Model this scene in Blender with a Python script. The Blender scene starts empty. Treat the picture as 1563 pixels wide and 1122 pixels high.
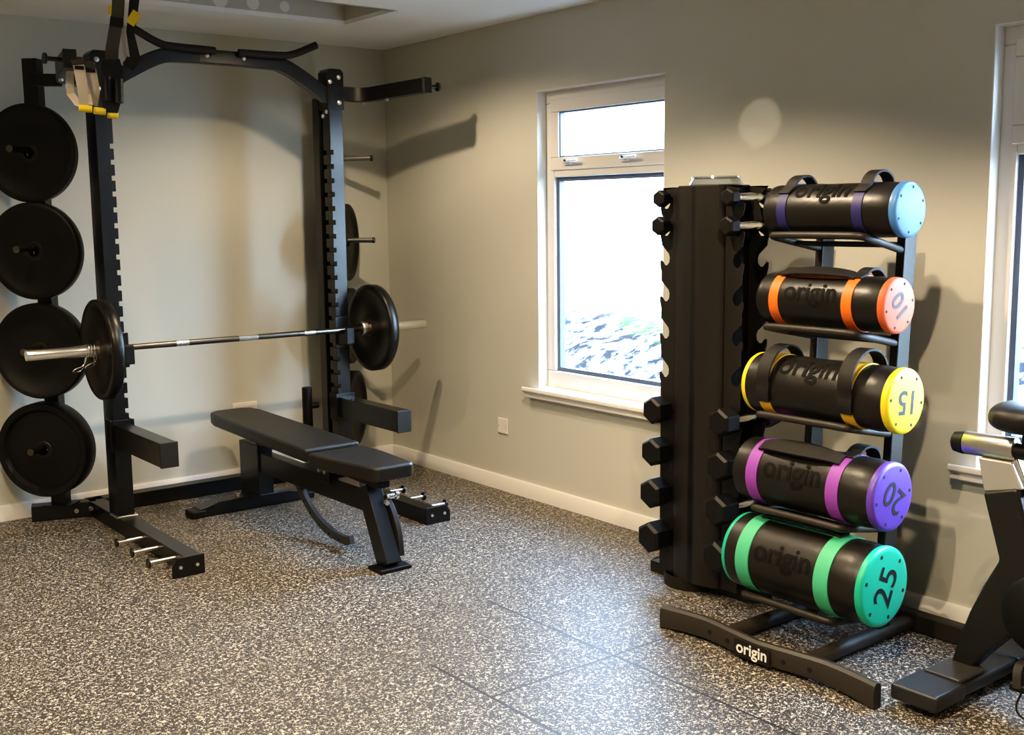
import bpy, bmesh, math, random
from mathutils import Vector, Matrix
random.seed(7)
S = bpy.context.scene
COL = S.collection
V = Vector
PI = math.pi
WM = {}

# ------------------------------------------------------------------ materials
def mat(name, color, rough=0.5, metal=0.0, spec=0.5, coat=0.0, bump=0.0, bscale=80.0, emit=None):
    m = bpy.data.materials.new(name); m.use_nodes = True
    nt = m.node_tree; b = nt.nodes['Principled BSDF']
    b.inputs['Base Color'].default_value = (*color, 1)
    b.inputs['Roughness'].default_value = rough
    b.inputs['Metallic'].default_value = metal
    b.inputs['Specular IOR Level'].default_value = spec
    b.inputs['Coat Weight'].default_value = coat
    if bump > 0:
        tc = nt.nodes.new('ShaderNodeTexCoord'); n = nt.nodes.new('ShaderNodeTexNoise'); bp = nt.nodes.new('ShaderNodeBump')
        n.inputs['Scale'].default_value = bscale; n.inputs['Detail'].default_value = 4
        bp.inputs['Strength'].default_value = bump; bp.inputs['Distance'].default_value = 0.004
        nt.links.new(tc.outputs['Object'], n.inputs['Vector']); nt.links.new(n.outputs['Fac'], bp.inputs['Height'])
        nt.links.new(bp.outputs['Normal'], b.inputs['Normal'])
    return m

def wall_mat(name, c1, c2, bump=0.06):
    m = mat(name, c1, 0.62, spec=0.25, bump=bump, bscale=220)
    nt = m.node_tree; b = nt.nodes['Principled BSDF']
    tc = nt.nodes.new('ShaderNodeTexCoord'); n = nt.nodes.new('ShaderNodeTexNoise'); r = nt.nodes.new('ShaderNodeValToRGB')
    n.inputs['Scale'].default_value = 1.3; n.inputs['Detail'].default_value = 5
    r.color_ramp.elements[0].color = (*c1, 1); r.color_ramp.elements[1].color = (*c2, 1)
    r.color_ramp.elements[0].position = .3; r.color_ramp.elements[1].position = .7
    nt.links.new(tc.outputs['Object'], n.inputs['Vector']); nt.links.new(n.outputs['Fac'], r.inputs['Fac'])
    nt.links.new(r.outputs['Color'], b.inputs['Base Color'])
    return m

def floor_mat():
    m = bpy.data.materials.new('flecked_rubber'); m.use_nodes = True
    nt = m.node_tree; N = nt.nodes; L = nt.links; b = N['Principled BSDF']
    tc = N.new('ShaderNodeTexCoord')
    def noise(scale, det, off, dist=0.0, rough=.5):
        mp = N.new('ShaderNodeMapping'); mp.inputs['Location'].default_value = (off, off * 1.7, 0)
        n = N.new('ShaderNodeTexNoise'); n.inputs['Scale'].default_value = scale; n.inputs['Detail'].default_value = det
        n.inputs['Distortion'].default_value = dist; n.inputs['Roughness'].default_value = rough
        L.new(tc.outputs['Object'], mp.inputs['Vector']); L.new(mp.outputs['Vector'], n.inputs['Vector']); return n
    def ramp(src, p0, p1, c0, c1):
        r = N.new('ShaderNodeValToRGB'); r.color_ramp.elements[0].position = p0; r.color_ramp.elements[1].position = p1
        r.color_ramp.elements[0].color = (*c0, 1); r.color_ramp.elements[1].color = (*c1, 1)
        L.new(src, r.inputs['Fac']); return r
    f1 = ramp(noise(92, 1.5, 3.1, 1.0).outputs['Fac'], .59, .625, (0, 0, 0), (1, 1, 1))
    f2 = ramp(noise(125, 1.0, 9.4, 1.3).outputs['Fac'], .605, .64, (0, 0, 0), (1, 1, 1))
    tint = ramp(noise(55, 2, 5.0).outputs['Fac'], .35, .65, (.36, .32, .26), (.66, .60, .50))
    base = ramp(noise(300, 3, 1.0).outputs['Fac'], .3, .7, (.026, .0245, .0225), (.052, .048, .043))
    mx = N.new('ShaderNodeMath'); mx.operation = 'MAXIMUM'
    L.new(f1.outputs['Color'], mx.inputs[0]); L.new(f2.outputs['Color'], mx.inputs[1])
    mix = N.new('ShaderNodeMix'); mix.data_type = 'RGBA'
    L.new(mx.outputs[0], mix.inputs[0]); L.new(base.outputs['Color'], mix.inputs[6]); L.new(tint.outputs['Color'], mix.inputs[7])
    # seams between the rubber mats
    sx = N.new('ShaderNodeSeparateXYZ'); L.new(tc.outputs['Object'], sx.inputs[0])
    def M(op, a, bb=None, c=None):
        n = N.new('ShaderNodeMath'); n.operation = op
        for i, q in enumerate((a, bb, c)):
            if q is None: continue
            if isinstance(q, (int, float)): n.inputs[i].default_value = q
            else: L.new(q, n.inputs[i])
        return n.outputs[0]
    def seam(coord, pos, w): return M('LESS_THAN', M('ABSOLUTE', M('SUBTRACT', coord, pos)), w)
    X, Y = sx.outputs['X'], sx.outputs['Y']
    s1 = M('MULTIPLY', seam(X, -1.105, .005), M('LESS_THAN', Y, -2.42))
    s2 = M('MULTIPLY', seam(X, -1.615, .006), M('LESS_THAN', Y, -2.8))
    s3 = M('MULTIPLY', M('MULTIPLY', seam(Y, -3.115, .005), M('GREATER_THAN', X, -1.615)), M('LESS_THAN', X, -.82))
    s = M('MAXIMUM', M('MAXIMUM', s1, s2), s3)
    s = M('MULTIPLY', s, .95)
    mix2 = N.new('ShaderNodeMix'); mix2.data_type = 'RGBA'; mix2.inputs[7].default_value = (.012, .011, .01, 1)
    L.new(s, mix2.inputs[0]); L.new(mix.outputs[2], mix2.inputs[6]); L.new(mix2.outputs[2], b.inputs['Base Color'])
    b.inputs['Roughness'].default_value = .50; b.inputs['Specular IOR Level'].default_value = .42
    bp = N.new('ShaderNodeBump'); bp.inputs['Strength'].default_value = .25; bp.inputs['Distance'].default_value = .003
    L.new(noise(140, 3, 2.0).outputs['Fac'], bp.inputs['Height']); L.new(bp.outputs['Normal'], b.inputs['Normal'])
    return m

def hill_mat():
    m = bpy.data.materials.new('rough_hillside'); m.use_nodes = True
    nt = m.node_tree; N = nt.nodes; L = nt.links; b = N['Principled BSDF']
    tc = N.new('ShaderNodeTexCoord')
    mp = N.new('ShaderNodeMapping'); mp.inputs['Scale'].default_value = (.55, 1, 1); mp.inputs['Rotation'].default_value = (0, 0, .5)
    n = N.new('ShaderNodeTexNoise'); n.inputs['Scale'].default_value = 9; n.inputs['Detail'].default_value = 9; n.inputs['Roughness'].default_value = .72
    r = N.new('ShaderNodeValToRGB'); e = r.color_ramp.elements
    e[0].position = .45; e[0].color = (.010, .0105, .0125, 1); e[1].position = .60; e[1].color = (.34, .33, .31, 1)
    g = N.new('ShaderNodeTexNoise'); g.inputs['Scale'].default_value = .8; g.inputs['Detail'].default_value = 3
    gr = N.new('ShaderNodeValToRGB'); gr.color_ramp.elements[0].position = .55; gr.color_ramp.elements[1].position = .66
    gr.color_ramp.elements[1].color = (.8, .8, .8, 1)
    mx = N.new('ShaderNodeMix'); mx.data_type = 'RGBA'; mx.inputs[7].default_value = (.028, .045, .012, 1)
    L.new(tc.outputs['Object'], mp.inputs[0]); L.new(mp.outputs[0], n.inputs['Vector']); L.new(tc.outputs['Object'], g.inputs['Vector'])
    L.new(n.outputs['Fac'], r.inputs['Fac'])
    vd = N.new('ShaderNodeVectorMath'); vd.operation = 'DISTANCE'; vd.inputs[1].default_value = (3.9, 1.35, .5)
    L.new(tc.outputs['Object'], vd.inputs[0])
    sb_ = N.new('ShaderNodeMath'); sb_.operation = 'MULTIPLY_ADD'; sb_.inputs[1].default_value = -.55; sb_.inputs[2].default_value = .62
    ad_ = N.new('ShaderNodeMath'); L.new(vd.outputs['Value'], sb_.inputs[0]); L.new(sb_.outputs[0], ad_.inputs[0])
    g.inputs['Scale'].default_value = 4; g2 = N.new('ShaderNodeMath'); g2.operation = 'MULTIPLY'; g2.inputs[1].default_value = .55
    L.new(g.outputs['Fac'], g2.inputs[0]); L.new(g2.outputs[0], ad_.inputs[1])
    L.new(ad_.outputs[0], gr.inputs['Fac']); L.new(gr.outputs['Color'], mx.inputs[0])
    L.new(r.outputs['Color'], mx.inputs[6])
    # paler ground colour further up the bank: painted-in glare that bounces light indoors
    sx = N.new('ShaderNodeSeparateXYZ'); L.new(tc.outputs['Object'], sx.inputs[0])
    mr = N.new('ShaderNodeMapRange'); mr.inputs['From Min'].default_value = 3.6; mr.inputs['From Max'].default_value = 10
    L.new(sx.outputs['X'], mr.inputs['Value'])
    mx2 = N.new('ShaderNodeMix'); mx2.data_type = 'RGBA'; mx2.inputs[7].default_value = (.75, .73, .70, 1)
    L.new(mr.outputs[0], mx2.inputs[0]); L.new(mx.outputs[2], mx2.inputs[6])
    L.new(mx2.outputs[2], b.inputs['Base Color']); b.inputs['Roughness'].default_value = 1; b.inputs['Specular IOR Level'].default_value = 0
    return m

def glass_mat(name, tint=(1, 1, 1), gl=.06, rough=0.0):
    m = bpy.data.materials.new(name); m.use_nodes = True
    nt = m.node_tree; N = nt.nodes; L = nt.links
    N.remove(N['Principled BSDF']); o = N['Material Output']
    t = N.new('ShaderNodeBsdfTransparent'); t.inputs[0].default_value = (*tint, 1)
    g = N.new('ShaderNodeBsdfGlossy'); g.inputs['Roughness'].default_value = rough
    f = N.new('ShaderNodeLayerWeight'); f.inputs['Blend'].default_value = .25
    mr = N.new('ShaderNodeMapRange'); mr.inputs['To Min'].default_value = gl; mr.inputs['To Max'].default_value = min(1, gl * 6)
    mx = N.new('ShaderNodeMixShader')
    L.new(f.outputs['Facing'], mr.inputs['Value']); L.new(mr.outputs[0], mx.inputs[0])
    L.new(t.outputs[0], mx.inputs[1]); L.new(g.outputs[0], mx.inputs[2]); L.new(mx.outputs[0], o.inputs[0])
    return m

MT = dict(
    wall=wall_mat('sage_grey_paint', (.575, .565, .490), (.595, .585, .510)),
    ceil=wall_mat('ceiling_paint', (.90, .89, .86), (.92, .91, .88), .03),
    board=wall_mat('bare_plasterboard', (.50, .48, .43), (.55, .53, .47), .05),
    filler=mat('joint_filler', (.78, .74, .66), .8),
    white=mat('white_gloss_paint', (.80, .77, .72), .35),
    upvc=mat('white_upvc', (.78, .76, .72), .28),
    gasket=mat('window_gasket', (.10, .13, .20), .4),
    floor=floor_mat(), hill=hill_mat(),
    glass=glass_mat('window_glass'), clear=glass_mat('clear_plastic', (.90, .93, .95), .16, .05),
    black=mat('black_powder_coat', (.0045, .0043, .0042), .30, spec=.5, bump=.04, bscale=600),
    blackm=mat('black_matt_steel', (.0035, .0033, .003), .6, spec=.3, bump=.05, bscale=500),
    rackgrey=mat('charcoal_powder_coat', (.014, .0128, .0105), .45, spec=.42, bump=.05, bscale=500),
    rubber=mat('black_rubber', (.0035, .0033, .0031), .48, spec=.4, bump=.08, bscale=300),
    rubberg=mat('black_urethane', (.005, .0048, .0042), .35, spec=.45, bump=.04, bscale=200),
    vinyl=mat('black_vinyl', (.012, .0112, .0100), .42, spec=.45, bump=.12, bscale=350),
    bagvinyl=mat('bag_vinyl', (.010, .0088, .0068), .37, bump=.25, bscale=38),
    webbing=mat('black_webbing', (.008, .0072, .0062), .6, bump=.4, bscale=500),
    print_=mat('dark_bag_print', (.003, .003, .003), .75, spec=.25),
    chrome=mat('chrome', (.90, .89, .87), .22, 1.0),
    steel=mat('brushed_steel', (.62, .60, .57), .30, 1.0),
    dsteel=mat('dark_steel', (.16, .14, .12), .30, 1.0),
    hubsteel=mat('dull_hub_steel', (.030, .026, .021), .4, .6), hubcopper=mat('hub_bronze', (.10, .065, .045), .35, .7),
    bolt=mat('zinc_bolt', (.70, .69, .66), .3, .9),
    silver=mat('silver_paint', (.46, .45, .42), .35, .55),
    grip=mat('rubber_grip', (.02, .012, .011), .7, bump=.2, bscale=300),
    beige=mat('beige_webbing', (.56, .48, .38), .8, bump=.4, bscale=500),
    grey_web=mat('grey_brown_webbing', (.085, .075, .055), .75, bump=.4, bscale=500),
    yellow=mat('yellow_label', (.85, .60, .03), .6),
    socket=mat('white_plastic', (.83, .79, .72), .3),
    bike=mat('graphite_bike_paint', (.014, .014, .0135), .36, .2),
    arcgrey=mat('grey_steel', (.06, .06, .058), .35, .4),
    bagrack=mat('warm_grey_powder_coat', (.028, .025, .020), .45, spec=.45, bump=.05, bscale=500),
    pad=mat('satin_black_pad', (.016, .016, .017), .42, spec=.6),
    blue=mat('blue_vinyl', (.07, .22, .52), .38, bump=.15, bscale=25),
    navy=mat('navy_band', (.025, .022, .12), .5),
    orange=mat('orange_vinyl', (.72, .13, .04), .52), orangeb=mat('orange_band', (.88, .17, .015), .5),
    yel=mat('yellow_vinyl', (.85, .65, .02), .38), yelb=mat('yellow_band', (.80, .47, .03), .5),
    purple=mat('purple_vinyl', (.115, .05, .36), .38, bump=.15, bscale=25), purpleb=mat('purple_band', (.28, .06, .40), .5),
    green=mat('green_vinyl', (.015, .45, .27), .38, bump=.1, bscale=25), greenb=mat('green_band', (.07, .46, .24), .5),
    number=mat('dark_number_ink', (.012, .012, .016), .5),
    logo=mat('white_logo_ink', (.85, .84, .80), .5),
    hole=mat('dark_hole', (.004, .004, .004), .8),
)

# ------------------------------------------------------------------ mesh builder
class M:
    def __init__(self): self.b = bmesh.new()
    def box(self, c, s, rot=None):
        mt = Matrix.Translation(V(c)) @ (rot.to_4x4() if rot else Matrix()) @ Matrix.Diagonal((*s, 1))
        bmesh.ops.create_cube(self.b, size=1, matrix=mt); return self
    def span(self, a, b):
        return self.box([(a[i] + b[i]) / 2 for i in range(3)], [abs(b[i] - a[i]) for i in range(3)])
    def beam(self, a, b, w, h, up=(0, 0, 1)):            # box from a to b, w across, h along up
        a, b = V(a), V(b); d = b - a; y = d.normalized(); x = y.cross(V(up)).normalized(); z = x.cross(y)
        return self.box((a + b) / 2, (w, d.length, h), Matrix((x, y, z)).transposed())
    def cyl(self, a, b, r, r2=None, seg=24):
        a, b = V(a), V(b); d = b - a
        mt = Matrix.Translation((a + b) / 2) @ d.to_track_quat('Z', 'Y').to_matrix().to_4x4()
        bmesh.ops.create_cone(self.b, cap_ends=True, segments=seg, radius1=r, radius2=r if r2 is None else r2, depth=d.length, matrix=mt); return self
    def hexbar(self, a, b, r, ch=.16, spin=0.0):            # six-sided prism with chamfered ends
        a, b = V(a), V(b); d = (b - a).normalized(); q = d.to_track_quat('Z', 'Y').to_matrix(); L = (b - a).length
        rings = []
        for t, k in ((0, 1 - ch), (ch * r * .9, 1), (L - ch * r * .9, 1), (L, 1 - ch)):
            rings.append([self.b.verts.new(a + d * t + q @ V((r * k * math.cos(spin + i * PI / 3), r * k * math.sin(spin + i * PI / 3), 0))) for i in range(6)])
        for p, n in zip(rings, rings[1:]):
            for i in range(6): self.b.faces.new((p[i], p[(i + 1) % 6], n[(i + 1) % 6], n[i]))
        self.b.faces.new(rings[0][::-1]); self.b.faces.new(rings[-1]); return self
    def ring(self, prof, o, axis, seg=48, sx=1.0, sy=1.0, ref=None):     # lathe: prof = [(along, radius)]
        o, ax = V(o), V(axis).normalized()
        rf = V(ref) if ref else (V((0, 0, 1)) if abs(ax.z) < .9 else V((1, 0, 0)))
        u = (rf - ax * rf.dot(ax)).normalized(); w = ax.cross(u); rs = []
        for t, r in prof:
            if r < 1e-6: rs.append([self.b.verts.new(o + ax * t)])
            else: rs.append([self.b.verts.new(o + ax * t + u * (r * sx * math.cos(2 * PI * i / seg)) + w * (r * sy * math.sin(2 * PI * i / seg))) for i in range(seg)])
        for p, n in zip(rs, rs[1:]):
            for i in range(seg):
                j = (i + 1) % seg
                f = [p[i % len(p)], p[j % len(p)], n[j % len(n)], n[i % len(n)]]
                f = [v for k, v in enumerate(f) if v not in f[:k]]
                if len(f) > 2: self.b.faces.new(f)
        return self
    def tube(self, pts, r, seg=12, smooth=0, ry=None, up=None):
        P = [V(p) for p in pts]
        for _ in range(smooth):
            Q = [P[0]]
            for a, b in zip(P, P[1:]): Q += [a * .75 + b * .25, a * .25 + b * .75]
            Q.append(P[-1]); P = Q
        prev = None; rs = []
        for i, p in enumerate(P):
            t = ((P[min(i + 1, len(P) - 1)] - p).normalized() + (p - P[max(i - 1, 0)]).normalized()).normalized()
            if up is not None: n = V(up) - t * t.dot(V(up))
            elif prev is None: n = V((0, 0, 1)) - t * t.z if abs(t.z) < .95 else V((1, 0, 0)) - t * t.x
            else: n = prev - t * t.dot(prev)
            n.normalize(); prev = n; w = t.cross(n); q = ry if ry else r
            if seg == 4:
                rs.append([self.b.verts.new(p + n * (q * a) + w * (r * c)) for a, c in ((1, 1), (1, -1), (-1, -1), (-1, 1))])
            else:
                rs.append([self.b.verts.new(p + n * (q * math.cos(2 * PI * k / seg)) + w * (r * math.sin(2 * PI * k / seg))) for k in range(seg)])
        for a, b in zip(rs, rs[1:]):
            for k in range(seg): self.b.faces.new((a[k], a[(k + 1) % seg], b[(k + 1) % seg], b[k]))
        self.b.faces.new(rs[0][::-1]); self.b.faces.new(rs[-1]); return self
    def prism(self, poly, f, d0, d1):                        # f(u, v, d) -> point
        a = [self.b.verts.new(f(u, v, d0)) for u, v in poly]; b = [self.b.verts.new(f(u, v, d1)) for u, v in poly]
        n = len(poly)
        for i in range(n): self.b.faces.new((a[i], a[(i + 1) % n], b[(i + 1) % n], b[i]))
        self.b.faces.new(a[::-1]); self.b.faces.new(b); return self
    def quad(self, *p):
        self.b.faces.new([self.b.verts.new(V(q)) for q in p]); return self
    def build(self, name, m, parent=None, bevel=0.0, seg=2, ang=35):
        bm = self.b
        bmesh.ops.recalc_face_normals(bm, faces=bm.faces)
        if parent is not None: bm.transform(WM[parent].inverted())
        me = bpy.data.meshes.new(name); bm.to_mesh(me); bm.free()
        for p in me.polygons: p.use_smooth = True
        me.set_sharp_from_angle(angle=math.radians(ang))
        o = bpy.data.objects.new(name, me); COL.objects.link(o)
        o.data.materials.append(MT[m] if isinstance(m, str) else m)
        o.parent = parent; WM[o] = WM[parent] if parent is not None else Matrix()
        if bevel > 0:
            md = o.modifiers.new('edge', 'BEVEL'); md.width = bevel; md.segments = seg; md.limit_method = 'ANGLE'; md.angle_limit = math.radians(40)
            md.harden_normals = True
        return o

def tag(o, label=None, cat=None, group=None, kind=None):
    for k, v in (('label', label), ('category', cat), ('group', group), ('kind', kind)):
        if v: o[k] = v
    return o
def thing(name, label, cat, loc=(0, 0, 0), rot=None, group=None):
    o = bpy.data.objects.new(name, None); COL.objects.link(o); o.empty_display_size = .1
    mw = Matrix.Translation(V(loc)) @ (rot.to_4x4() if rot else Matrix()); o.matrix_world = mw; WM[o] = mw
    return tag(o, label, cat, group)
def text_mesh(body, size, mt, name, m, parent, cyl=None, depth=0.0, bold=0.0):
    c = bpy.data.curves.new('lettering', 'FONT'); c.body = body; c.size = size; c.align_x = 'CENTER'; c.align_y = 'CENTER'
    c.extrude = depth; c.offset = bold; c.resolution_u = 6
    o = bpy.data.objects.new('lettering', c); COL.objects.link(o)
    bpy.context.view_layer.update()
    me = bpy.data.meshes.new_from_object(o.evaluated_get(bpy.context.evaluated_depsgraph_get()))
    mm = M(); mm.b.from_mesh(me); bpy.data.objects.remove(o); bpy.data.curves.remove(c); bpy.data.meshes.remove(me)
    if cyl:
        bmesh.ops.triangulate(mm.b, faces=mm.b.faces)
        bmesh.ops.subdivide_edges(mm.b, edges=[e for e in mm.b.edges if e.calc_length() > .008], cuts=3, use_grid_fill=True)
        for v in mm.b.verts: v.co = cyl(v.co)
    mm.b.transform(mt)
    return mm.build(name, m, parent)

# ------------------------------------------------------------------ camera (from vanishing lines of the room)
cam = bpy.data.cameras.new('camera'); co = bpy.data.objects.new('camera', cam); COL.objects.link(co); S.camera = co
yaw, pit, rol = 0.6644, 0.1357, -0.0108
F = V((math.sin(yaw) * math.cos(pit), math.cos(yaw) * math.cos(pit), -math.sin(pit)))
R0 = V((math.cos(yaw), -math.sin(yaw), 0)); U0 = R0.cross(F)
R = R0 * math.cos(rol) + U0 * math.sin(rol); U = -R0 * math.sin(rol) + U0 * math.cos(rol)
mw = Matrix((R, U, -F)).transposed().to_4x4(); mw.translation = V((-3.5578, -5.7174, 1.4525)); co.matrix_world = mw
cam.sensor_fit = 'HORIZONTAL'; cam.sensor_width = 36; cam.lens = 36 * 1715.9 / 1563; cam.clip_start = .05

# ------------------------------------------------------------------ room shell
XL, YB, H, T = -6.2, -8.0, 2.4, .16
def struct(name, mm, m, parent=None, bevel=0.0):
    o = mm.build(name, m, parent, bevel)
    if parent is None: o['kind'] = 'structure'
    return o
struct('floor', M().span((XL - T, YB - T, -.1), (T, T, 0)), 'floor')
struct('wall_back', M().span((XL - T, 0, 0), (T, T, H)), 'wall')
struct('wall_left', M().span((XL - T, YB, 0), (XL, 0, H)), 'wall')
struct('wall_front', M().span((XL - T, YB - T, 0), (T, YB, H)), 'wall')
WIN = [(-1.39, -2.255), (-3.733, -4.60)]; WZ0, WZ1 = .585, 2.045
wr = M(); ys = [0.0]
for a, b in WIN:
    wr.span((0, ys[-1], 0), (T, a, H)); wr.span((0, a, 0), (T, b, WZ0 - .03)); wr.span((0, a, WZ1), (T, b, H)); ys.append(b)
wr.span((0, ys[-1], 0), (T, YB, H))
struct('wall_right', wr, 'wall')
# ceiling with an unfinished recess
rx0, rx1, ry0, ry1 = -3.6, -.62, -1.13, -.64
ce = M()
ce.span((XL - T, YB - T, H), (T, ry0, H + .02)); ce.span((XL - T, ry1, H), (T, T, H + .02))
ce.span((XL - T, ry0, H), (rx0, ry1, H + .02)); ce.span((rx1, ry0, H), (T, ry1, H + .02))
struct('ceiling', ce, 'ceil')
rc = M().span((rx0 - .02, ry0 - .02, H + .10), (rx1 + .02, ry1 + .02, H + .12))
rc.span((rx0 - .02, ry1, H + .02), (rx1 + .02, ry1 + .02, H + .10)); rc.span((rx0 - .02, ry0 - .02, H + .02), (rx1 + .02, ry0, H + .10))
rc.span((rx1, ry0, H + .02), (rx1 + .02, ry1, H + .10)); rc.span((rx0 - .02, ry0, H + .02), (rx0, ry1, H + .10))
rec = struct('ceiling_recess', rc, 'board')
fp = M()
for i in range(9): fp.cyl((-.95 - i * .165, ry1 + .004, H + .055), (-.95 - i * .165, ry1 - .002, H + .055), .026 + .006 * (i % 3), seg=14)
for i in range(9): fp.cyl((-.85 - i * .21, -.72 - .01 * (i % 2), H + .094), (-.85 - i * .21, -.72 - .01 * (i % 2), H + .102), .030 + .006 * (i % 3), seg=14)
struct('filler_patch', fp, 'filler', rec)
struct('edge_bead', M().span((rx1 - .5, ry0 - .004, H - .004), (rx1, ry0 + .012, H + .004)), 'steel', rec)
# baseboards
def board(name, a, b, n):
    a, b, n = V(a), V(b), V(n)
    poly = [(0, 0), (.016, 0), (.016, .070), (.010, .079), (0, .079)]
    d = b - a
    struct(name, M().prism(poly, lambda u, v, t: a + d * t + n * u + V((0, 0, v)), 0, 1), 'white')
board('baseboard_back', (XL, 0, 0), (0, 0, 0), (0, -1, 0))
board('baseboard_right', (0, 0, 0), (0, YB, 0), (-1, 0, 0))
board('baseboard_left', (XL, YB, 0), (XL, 0, 0), (1, 0, 0))
board('baseboard_front', (XL, YB, 0), (0, YB, 0), (0, 1, 0))

def frame4(mm, y0, y1, z0, z1, w, x0, x1, wb=None):
    wb = wb or w
    mm.span((x0, y0, z0), (x1, y1, z0 + wb)); mm.span((x0, y0, z1 - w), (x1, y1, z1))
    mm.span((x0, y0, z0 + wb), (x1, y0 - w, z1 - w)); mm.span((x0, y1 + w, z0 + wb), (x1, y1, z1 - w)); return mm
def window(name, y0, y1):
    z0, z1 = WZ0, WZ1; fx0, fx1 = .058, .12; ye = y1; y1 = y1 - .066      # the far jamb is plastered in
    w = M(); frame4(w, y0, y1, z0, z1, .062, fx0, fx1, .085)
    tz0, tz1 = 1.628, 1.690
    w.span((fx0, y0 - .062, tz0), (fx1, y1 + .062, tz1))
    o = struct(name, w, 'upvc', None, .006)
    struct('reveal_lining', M().span((0.001, y0 + .0005, z0), (fx0, y0 - .004, z1)).span((0.001, ye - .0005, z0), (fx0, ye + .004, z1)).span((0.001, y0, z1 - .004), (fx0, ye, z1 + .0005)), 'upvc', o)
    # opening vent sash at the top
    sa = frame4(M(), y0 - .045, y1 + .045, tz1 - .028, z1 - .045, .060, fx0 - .010, fx0 + .03)
    so = sa.build('vent_sash', 'upvc', o, .005)
    g = frame4(M(), y0 - .104, y1 + .104, tz1 + .031, z1 - .104, .008, fx0 + .0, fx0 + .028)
    g.build('gasket', 'gasket', so)
    M().span((fx0 + .036, y0 - .06, tz1 + .01), (fx0 + .042, y1 + .06, z1 - .06)).build('pane', 'glass', so)
    g = frame4(M(), y0 - .062, y1 + .062, z0 + .085, tz0, .020, fx0 + .018, fx0 + .05)
    g.build('gasket', 'gasket', o)
    M().span((fx0 + .052, y0 - .06, z0 + .08), (fx0 + .058, y1 + .06, tz0 + .02)).build('pane', 'glass', o)
    for yy in (y0 - .17, ye + .30):
        h = M().box((fx0 - .016, yy - .01, tz1 + .006), (.014, .052, .022))
        h.tube([(fx0 - .022, yy + .01, tz1 + .008), (fx0 - .036, yy - .03, tz1 + .012), (fx0 - .036, yy - .10, tz1 + .014)], .008, 10, 2, .006)
        ho = h.build('window_handle', 'upvc', so, .003)
        M().cyl((fx0 - .030, yy - .02, tz1 + .012), (fx0 - .046, yy - .02, tz1 + .014), .0055).build('lock_button', 'hole', ho)
    sb = M()
    poly = [(fx0, 0), (-.052, 0), (-.056, -.006), (-.056, -.020), (-.048, -.026), (-.040, -.030), (-.040, -.052), (-.03, -.058), (0, -.058), (0, -.03), (fx0, -.03)]
    sb.prism([p for p in poly if p[0] <= 0] + [], lambda u, v, t: V((u, t, z0 + .003 + v)), y0 + .07, ye - .07)
    sb.span((0, y0, z0 - .027), (fx0 + .01, ye, z0 + .003))
    sb.build('window_sill', 'white', o, .002)
window('window_1', *WIN[0]); window('window_2', *WIN[1])

# ground outside, rising away from the house
hb = M(); nx, ny = 40, 44
def hz(x, y): return -.25 + .30 * max(0, x - 1.4) + .05 * math.sin(2.1 * x + .7 * y) + .04 * math.sin(1.3 * y - .6 * x) + .03 * math.sin(5.3 * x + 3.1 * y)
gv = [[hb.b.verts.new((.4 + 18 * (i / nx) ** 1.3, -12 + 26 * j / ny, hz(.4 + 18 * (i / nx) ** 1.3, -12 + 26 * j / ny))) for j in range(ny + 1)] for i in range(nx + 1)]
for i in range(nx):
    for j in range(ny): hb.b.faces.new((gv[i][j], gv[i + 1][j], gv[i + 1][j + 1], gv[i][j + 1]))
struct('hillside', hb, 'hill')

# ------------------------------------------------------------------ wall plates
t = thing('wall_socket', 'white double wall socket low on the wall behind the weight bench', 'socket', (-.955, 0, .405))
pl = M().span((-1.028, -.009, .367), (-.882, 0, .443)).build('socket_plate', 'socket', t, .003)
for dx in (-.036, .036):
    M().box((-.955 + dx - .012, -.0105, .42), (.010, .005, .016)).build('rocker_switch', 'socket', t, .001)
    M().box((-.955 + dx, -.0092, .404), (.004, .002, .009)).box((-.955 + dx - .010, -.0092, .388), (.007, .002, .004)).box((-.955 + dx + .010, -.0092, .388), (.007, .002, .004)).build('pin_hole', 'hole', t)
t = thing('blank_wall_plate', 'small square white blanking plate on the wall below the window sill', 'wall plate', (0, -1.096, .347))
M().span((-.008, -1.056, .307), (0, -1.138, .388)).build('plate', 'socket', t, .003)
for yy in (-1.066, -1.128): M().cyl((-.008, yy, .347), (-.0092, yy, .347), .003, seg=10).build('screw', 'bolt', t)

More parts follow.
